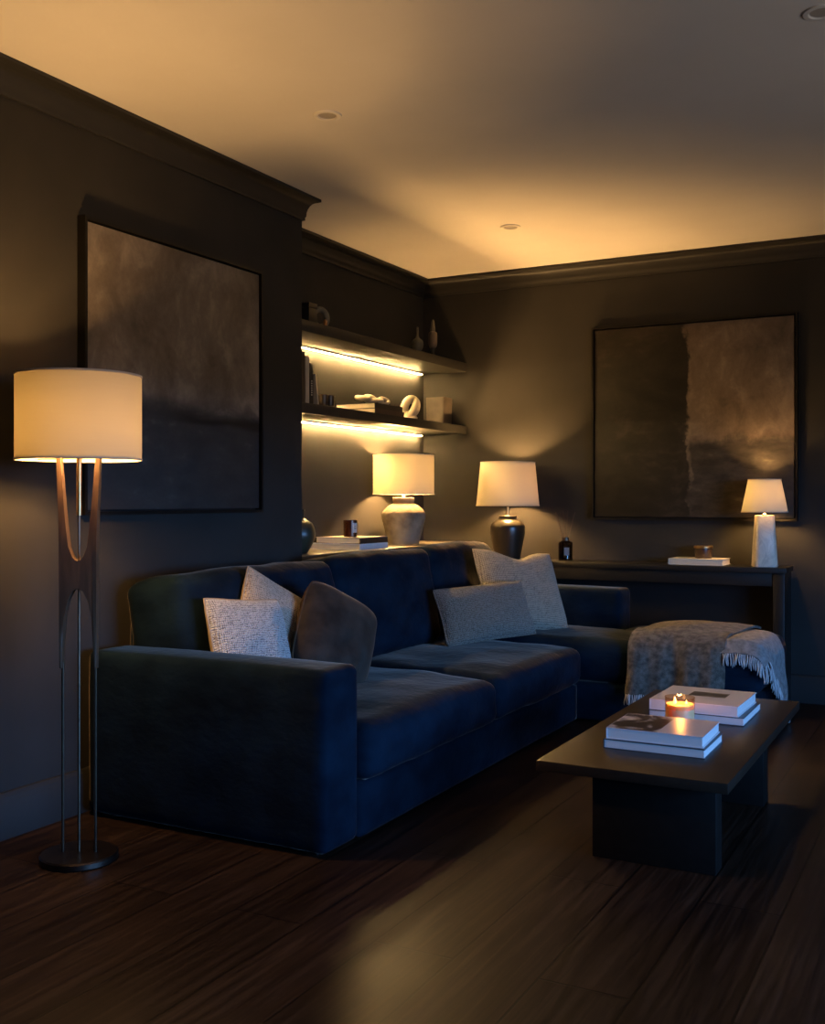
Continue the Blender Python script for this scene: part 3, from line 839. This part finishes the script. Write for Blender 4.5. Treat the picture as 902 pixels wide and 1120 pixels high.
o = thing('reed_diffuser', 'smoked glass reed diffuser with brown sticks on the console beside the dark lamp', 'diffuser', (-2.330, 6.455, CT))
obj('bottle', lat([(p[0], p[1]) for p in [(0, .001), (.042, 0), (.046, .004), (.046, .112), (.042, .120), (.022, .126), (.019, .130), (.019, .150), (.015, .150), (.015, .128), (.036, .118), (.042, .108), (.042, .008), (0, .007)]], 40), glass_mat('smoked_glass', (.40, .33, .24)), o, ang=40)
obj('fragrance_oil', lat([(0, .009), (.041, .009), (.041, .062), (0, .062)], 32), glass_mat('dark_oil', (.12, .075, .04)), o)
obj('collar', lat([(.016, .128), (.0225, .128), (.0225, .148), (.016, .148), (.016, .128)], 28), M['bronze'], o)
obj('label', bx(.0, .0008, -.016, .016, 0, .05), plain('grey_glint', (.10, .09, .08), .4), o, loc=(.0466 * .47, -.0466 * .885, .035), rot=(0, 0, -1.083), smooth=False)  # reflection streak on the glass, put in as a small grey patch
for k in range(6):
    a = -1.0 + k * 1.05; r = .035 + .02 * ((k * 7) % 3) / 2
    obj('reed', tube(bmesh.new(), [(-.012 * math.cos(a), -.012 * math.sin(a), .012), (r * 1.6 * math.cos(a) * .9, r * 1.6 * math.sin(a) * .7, .325 - .012 * (k % 3))], .0016, 6), plain('brown_reed', (.035, .020, .012), .7), o)

o = thing('tin_candle', 'dark brown lidded candle tin standing on the white book on the console', 'candle', (-1.455, 6.475, CT + .036))
obj('tin_body', lat([(0, 0), (.048, 0), (.050, .003), (.050, .062), (0, .062)], 40), noisy('dark_brown_tin', (.022, .012, .007), (.04, .022, .012), 8, .3), o)
obj('lid', lat([(0, .062), (.056, .062), (.057, .065), (.057, .072), (.054, .075), (0, .075)], 40), M['brass'], o)

# ------------------------------------------------------------------ coffee table
ct = thing('coffee_table', 'low dark wooden coffee table on two slab legs in front of the sofa', 'table', (0, 0, 0))
obj('tabletop', bx(-1.312, -.675, 3.340, 4.855, TT - .035, TT, bev=.003), wood_mat('dark_oak_table', (.011, .007, .0045), (.021, .0135, .0085), .33, (14, 1.0, 14), 2.2), ct)
for y in (3.415, 4.275):
    obj('leg', bx(-1.138, -.728, y, y + .09, 0, TT - .035, bev=.003), M['dark_wood'], ct)

o = thing('glass_candle', 'lit candle in clear glass standing between the two book pairs on the coffee table', 'candle', (-1.000, 4.053, TT))
obj('glass', lat([(0, .0005), (.048, 0), (.054, .004), (.057, .125), (.0545, .125), (.051, .010), (0, .008)], 48), glass_mat('clear_amber_tinted_glass', (.93, .80, .66)), o, ang=40)
m, nt, b = new_mat('glowing_wax')
b.inputs['Base Color'].default_value = (.86, .66, .48, 1); b.inputs['Roughness'].default_value = .45
b.inputs['Subsurface Weight'].default_value = .35; b.inputs['Subsurface Radius'].default_value = (.030, .014, .006); b.inputs['Subsurface Scale'].default_value = 1.0
obj('wax', lat(smooth_prof([(0, .010), (.050, .010), (.0525, .092), (.048, .0925), (.030, .089), (0, .088)], 3), 40), m, o, ang=60)
flame_m = emis('candle_flame', (1.0, .52, .14), 8.0)
for k, (x, y) in enumerate(((-.018, -.006), (.022, .012))):
    w = obj('wick', tube(bmesh.new(), [(x, y, .087), (x + .001, y, .097)], .0011, 6), M['black'], o)
    s = (1.0, .62)[k]
    obj('flame', lat([(p[0] * s, .094 + p[1] * s) for p in smooth_prof([(0, 0), (.005, .004), (.0066, .010), (.0038, .020), (0, .032)], 4)], 14, (x, y)), flame_m, w)
point_light('candle_flame_light', o, (.002, 0, .122), 1.0, (1.0, .45, .12), .012)

# ------------------------------------------------------------------ sofa
SOFA = thing('sectional_sofa', 'long navy velvet sectional sofa with low arms and a chaise end', 'sofa', (0, 0, 0))
def sb(name, x0, x1, y0, y1, z0, z1, r, bulge=(0, 0, 0), wr=0, n=(14, 14, 8), rot=None, seed=0, mat=None, flat=True, wf=5.0):
    return obj(name, soft_box(x1 - x0, y1 - y0, z1 - z0, r, n, bulge, wr, wf, seed, flat), mat or M['velvet'], SOFA,
               loc=((x0 + x1) / 2, (y0 + y1) / 2, (z0 + z1) / 2), rot=rot, ang=180)
SX0, SX1 = -2.985, -1.905
NY0, NY1, FY0, FY1 = 2.948, 3.168, 6.055, 6.272
sb('arm', SX0, SX1, NY0, NY1, .012, .628, .028, (.004, .006, .006), .003, (22, 8, 14), seed=1)
sb('arm', SX0, -1.845, FY0, FY1, .012, .672, .028, (.004, .006, .006), .003, (22, 8, 14), seed=2)
sb('seat_base', SX0 + .02, SX1 + .004, NY1 + .001, 5.458, .012, .205, .012, (.0, 0, 0), .0015, (12, 24, 6), seed=3)
sb('chaise_base', SX0 + .02, -.958, 5.460, FY0 + .0, .012, .215, .014, (0, 0, 0), .002, (24, 10, 6), seed=4)
sb('chaise_base', -1.843, -.958, FY0 + .002, FY1, .012, .215, .014, (0, 0, 0), .002, (12, 5, 6), seed=5)
sb('back_frame', SX0, -2.80, NY1, FY0, .20, .74, .03, (0, 0, 0), .002, (6, 30, 8), seed=6)
for k, (y0, y1) in enumerate(((NY1 + .004, 4.318), (4.322, 5.452))):
    sb('seat_cushion', -2.80, -1.868, y0, y1, .207, .405, .055, (.012, .004, .032), .010, (22, 24, 10), seed=10 + k, wf=4.0)
# chaise cushion: an L that also fills the end in front of the far arm
sb('seat_cushion', -2.80, -.945, 5.456, FY0 + .0, .217, .440, .055, (.010, .008, .020), .007, (34, 14, 10), seed=14, wf=4.0)
sb('seat_cushion', -1.840, -.945, 5.85, FY1 - .002, .2175, .4395, .055, (.010, .006, .018), .007, (18, 10, 10), seed=15, wf=4.0)
for k, (y0, y1, dz, sd) in enumerate(((3.135, 4.235, -.005, 21), (4.245, 5.235, .015, 22), (5.245, 6.10, .022, 23))):
    c = sb('back_cushion', -2.95, -2.64, y0, y1, .40, .900 + dz, .060, (.030, .006, .018), .012, (12, 26, 18), rot=(0, -.17, 0), seed=sd, flat=False, wf=5.0)
# short feet
for x, y in ((SX1 - .08, NY0 + .06), (SX0 + .08, NY0 + .06), (-1.06, 5.53), (-1.06, 6.2), (SX0 + .08, 6.2)):
    obj('foot', bx(x - .025, x + .025, y - .025, y + .025, 0, .014), M['black'], SOFA, smooth=False)

# ------------------------------------------------------------------ throw pillows
tex_white = weave('black_flecked_white_weave', (.020, .022, .028), (.60, .58, .54), 44, bump=.9, mix=1.15, nscale=85, dist=5.0, stops=(.40, .82))
tan_back = noisy('tan_linen_backing', (.30, .235, .16), (.36, .285, .20), 60, .9, spec=.1)
cream_weave = weave('cream_waffle_weave', (.13, .105, .075), (.44, .36, .26), 38, bump=.9, mix=.9, nscale=46, dist=3.0, stops=(.32, .75))
grey_weave = weave('grey_boucle', (.06, .05, .037), (.30, .25, .185), 48, bump=1.0, mix=1.2, nscale=70, dist=6.0, stops=(.38, .92))
cream_fleck = weave('cream_flecked_weave', (.06, .05, .04), (.52, .44, .34), 46, bump=.9, mix=1.15, nscale=80, dist=5.0, stops=(.38, .82))
brown_vel = noisy('brown_velvet', (.012, .0092, .007), (.036, .028, .0215), 9, .85, sheen=.3, sheen_tint=(1, .85, .7), spec=.15, bump=.1, bscale=200)
brown_back = noisy('dark_brown_linen', (.05, .034, .02), (.075, .05, .03), 40, .9, spec=.1)
pillow('white pillow with black flecked weave at the front of the near arm corner', (-2.492, 3.324, .621), (.14, .97, -.10), (.92, -.14, .34), .405, .415, .14, tex_white, tan_back, seed=1, pinch=.06)
pillow('flecked cream pillow standing behind the white flecked one by the near arm', (-2.560, 3.570, .662), (.1, .86, -.5), (.93, -.1, .25), .42, .42, .125, cream_fleck, tan_back, seed=2, pinch=.06)
pillow('dark brown velvet pillow leaning on the first back cushion', (-2.385, 3.765, .615), (.3, .85, -.48), (.93, -.25, .25), .40, .41, .19, brown_vel, brown_back, seed=3, pinch=.0, rnd=.10)
pillow('grey oblong lumbar pillow lying in front of the cream square one', (-2.35, 5.235, .592), (.55, .83, .05), (.72, -.55, .42), .57, .325, .16, grey_weave, grey_weave, seed=4, pinch=.06)
pillow('large cream square pillow with dented top at the chaise corner', (-2.33, 5.69, .68), (.62, .78, -.07), (.72, -.5, .55), .54, .53, .18, cream_weave, cream_weave, chop=.06, seed=5, pinch=.07)

# ------------------------------------------------------------------ throw blanket on the chaise
wool = noisy('grey_brown_wool', (.065, .055, .043), (.155, .132, .105), 34, .95, bump=.7, bscale=260, sheen=.15, spec=.1, detail=8)
wool2 = noisy('pale_grey_wool', (.15, .14, .13), (.27, .255, .24), 40, .95, bump=.6, bscale=260, sheen=.15, spec=.1, detail=8)
fr_m = noisy('pale_wool_fringe', (.36, .345, .33), (.52, .50, .48), 30, .9, spec=.1)
TB = thing('throw_blanket', 'grey wool throw blanket with pale fringe draped over the chaise end', 'blanket', (0, 0, 0))
def solid(grid, t, mat, name, parent):
    """cloth of thickness t from a grid of points"""
    bm = bmesh.new()
    R, K = len(grid), len(grid[0])
    nrm = [[None] * K for _ in range(R)]
    for i in range(R):
        for j in range(K):
            a = grid[min(i + 1, R - 1)][j] - grid[max(i - 1, 0)][j]; b = grid[i][min(j + 1, K - 1)] - grid[i][max(j - 1, 0)]
            nrm[i][j] = a.cross(b).normalized()
    top = [[bm.verts.new(grid[i][j] + nrm[i][j] * t / 2) for j in range(K)] for i in range(R)]
    bot = [[bm.verts.new(grid[i][j] - nrm[i][j] * t / 2) for j in range(K)] for i in range(R)]
    for i in range(R - 1):
        for j in range(K - 1):
            bm.faces.new((top[i][j], top[i + 1][j], top[i + 1][j + 1], top[i][j + 1]))
            bm.faces.new((bot[i][j], bot[i][j + 1], bot[i + 1][j + 1], bot[i + 1][j]))
    for i in range(R - 1):
        for j in (0, K - 1): bm.faces.new((top[i][j], bot[i][j], bot[i + 1][j], top[i + 1][j]))
    for j in range(K - 1):
        for i in (0, R - 1): bm.faces.new((top[i][j], bot[i][j], bot[i][j + 1], top[i][j + 1]))
    return obj(name, bm, mat, parent, ang=60)
def lerp(a, b, t): return a + (b - a) * t
def path_at(P, s):
    """point at fraction s of a polyline, by length"""
    L = [0]
    for a, b in zip(P, P[1:]): L.append(L[-1] + (b - a).length)
    x = s * L[-1]
    for i in range(len(P) - 1):
        if x <= L[i + 1] + 1e-9:
            return P[i].lerp(P[i + 1], (x - L[i]) / max(1e-9, L[i + 1] - L[i]))
    return P[-1]
prof = smooth_prof([(6.06, .500), (5.95, .516), (5.80, .520), (5.62, .512), (5.52, .496), (5.458, .455), (5.432, .40), (5.424, .33), (5.420, .25), (5.416, .185)], 6)
R, K = 60, 40
grid = []
for i in range(R + 1):
    s = i / R
    p = path_at(prof, s)
    top = max(0, 1 - s / .5)
    row = []
    for j in range(K + 1):
        t = j / K
        xl = lerp(-1.612, -1.50, top); xr = lerp(-1.118, -1.045, top)
        x = lerp(xl, xr, t)
        y, z = p.x, p.y
        edge = math.sin(PI * t)
        # folds: gentle on top, hanging pleats on the side
        hang = max(0, s - .52) / .48
        y += hang * (-.020 * math.sin(t * 9.5 + .6) - .012 * math.sin(t * 23)) - .006 * hang
        z += (1 - hang) * (.006 * math.sin(t * 7 + s * 9) + .004 * noise.noise(Vector((t * 6, s * 8, 1)))) + (.010 * edge - .012 * (1 - edge)) * (s < .5)
        x += hang * .006 * math.sin(s * 17)
        row.append(Vector((x, y, z)))
    grid.append(row)
main_grid = grid
solid(grid, .012, wool, 'cloth', TB)
# second layer: over the end of the chaise, its hem rising to the near corner
grid = []
R2, K2 = 44, 36
for j in range(K2 + 1):
    t = j / K2                                     # near corner -> far edge
    y = lerp(5.436, 5.955, t)
    zb = lerp(.425, .120, min(1, t * 1.06) ** 1.15)
    P = smooth_prof([(-1.16, .480), (-1.08, .490 + .006 * math.sin(PI * t)), (-.99, .484), (-.945, .460), (-.922, .41), (-.916, min(.36, .41 - .02)), (-.912, .10)], 6)
    cut = []
    for q in P:
        cut.append(q)
        if q.y <= zb and q.x > -.95: break
    row = []
    for i in range(R2 + 1):
        q = path_at(cut, i / R2)
        drop = max(0, min(1, (.45 - q.y) / .3))
        sag = 0.0
        if t < .12: sag = (.12 - t) / .12 * .060       # the near edge slips a little over the side
        row.append(Vector((q.x + drop * (.012 * math.sin(t * 15) + .010) + .004 * noise.noise(Vector((t * 5, i * .15, 3))), y + .010 * drop * math.sin(i * .2), q.y - sag)))
    grid.append(row)
solid(grid, .010, wool2, 'folded_layer', TB)
hem = [row[-1] for row in grid]
bm = bmesh.new()
def strand(bm, p, length, out, ph):
    dx = random.uniform(-.008, .008); dy = random.uniform(-.008, .008)
    pts = []
    for k in range(6):
        f = k / 5
        pts.append(Vector(p) + Vector((dx * f + out[0] * math.sin(f * 2.2) * .012 + .003 * math.sin(ph + f * 5), dy * f + out[1] * math.sin(f * 2.2) * .012 + .003 * math.cos(ph + f * 6), -length * f)))
    tube(bm, pts, [.0030, .0036, .0034, .0036, .0034, .0022], 5)
NS = 58
for k in range(NS):
    p = path_at(hem, k / (NS - 1))
    strand(bm, p + Vector((random.uniform(-.003, .004), 0, .004)), random.uniform(.072, .105), (1, 0), k)
# along the near edge of that layer, between the main cloth and the corner
near = [grid[0][i] for i in range(6, R2 + 1)]
for k in range(24):
    p = path_at(near, k / 23)
    strand(bm, p + Vector((0, -.006, 0)), random.uniform(.055, .075), (0, -1), k)
obj('fringe', bm, fr_m, TB, ang=180)
bm = bmesh.new()
bot = main_grid[-1]
for k in range(56):
    p = path_at(bot, k / 55)
    strand(bm, p + Vector((0, random.uniform(-.003, .003), .004)), random.uniform(.05, .065), (0, -1), k)
obj('fringe', bm, fr_m, TB, ang=180)

# ------------------------------------------------------------------ daylight: blue dusk through the window on the right
w = bpy.data.worlds.new('dusk'); sc.world = w; w.use_nodes = True
bg = w.node_tree.nodes['Background']; nt = w.node_tree
tc = nt.nodes.new('ShaderNodeTexCoord'); sp = nt.nodes.new('ShaderNodeSeparateXYZ')
nt.links.new(tc.outputs['Generated'], sp.inputs[0])
nt.links.new(ramp(nt, math_node(nt, 'ADD', math_node(nt, 'MULTIPLY', sp.outputs['Z'], .5), .5),
                  [(.49, (.092, .085, .085)), (.505, (.15, .43, 1.0)), (.60, (.10, .25, .62)), (.75, (.03, .08, .22)), (1.0, (.02, .05, .14))]), bg.inputs['Color'])
bg.inputs['Strength'].default_value = 38.0
pl = bpy.data.lights.new('window_portal', 'AREA'); pl.shape = 'RECTANGLE'; pl.size = WY1 - WY0; pl.size_y = WZ1 - WZ0
pl.cycles.is_portal = True
po = bpy.data.objects.new('window_portal', pl); C.objects.link(po)
po.location = (XR + .13, (WY0 + WY1) / 2, (WZ0 + WZ1) / 2)
po.rotation_euler = Matrix(((0, 0, 1), (1, 0, 0), (0, 1, 0))).to_euler()   # local X -> world Y, local Y -> world Z, faces -X
po.rotation_euler = (PI / 2, 0, PI / 2)

# ------------------------------------------------------------------ camera
cam = bpy.data.cameras.new('camera'); co = bpy.data.objects.new('camera', cam); C.objects.link(co)
co.location = (0, 0, 1.2); co.rotation_euler = (PI / 2, 0, .4909)
cam.sensor_fit = 'VERTICAL'; cam.sensor_height = 36.0
cam.lens = 1150.0 / 1120.0 * 36.0
cam.shift_y = -(560 - 547.4) / 1120.0
cam.clip_start = .05; cam.clip_end = 100
sc.camera = co

sc.view_settings.view_transform = 'Standard'; sc.view_settings.look = 'None'
sc.view_settings.exposure = 0; sc.view_settings.gamma = 1; sc.view_settings.use_curve_mapping = False
sc.cycles.max_bounces = 8; sc.cycles.diffuse_bounces = 5; sc.cycles.transparent_max_bounces = 20
sc.cycles.use_denoising = True
sc.cycles.caustics_reflective = False; sc.cycles.caustics_refractive = False
sc.cycles.sample_clamp_indirect = 4.0
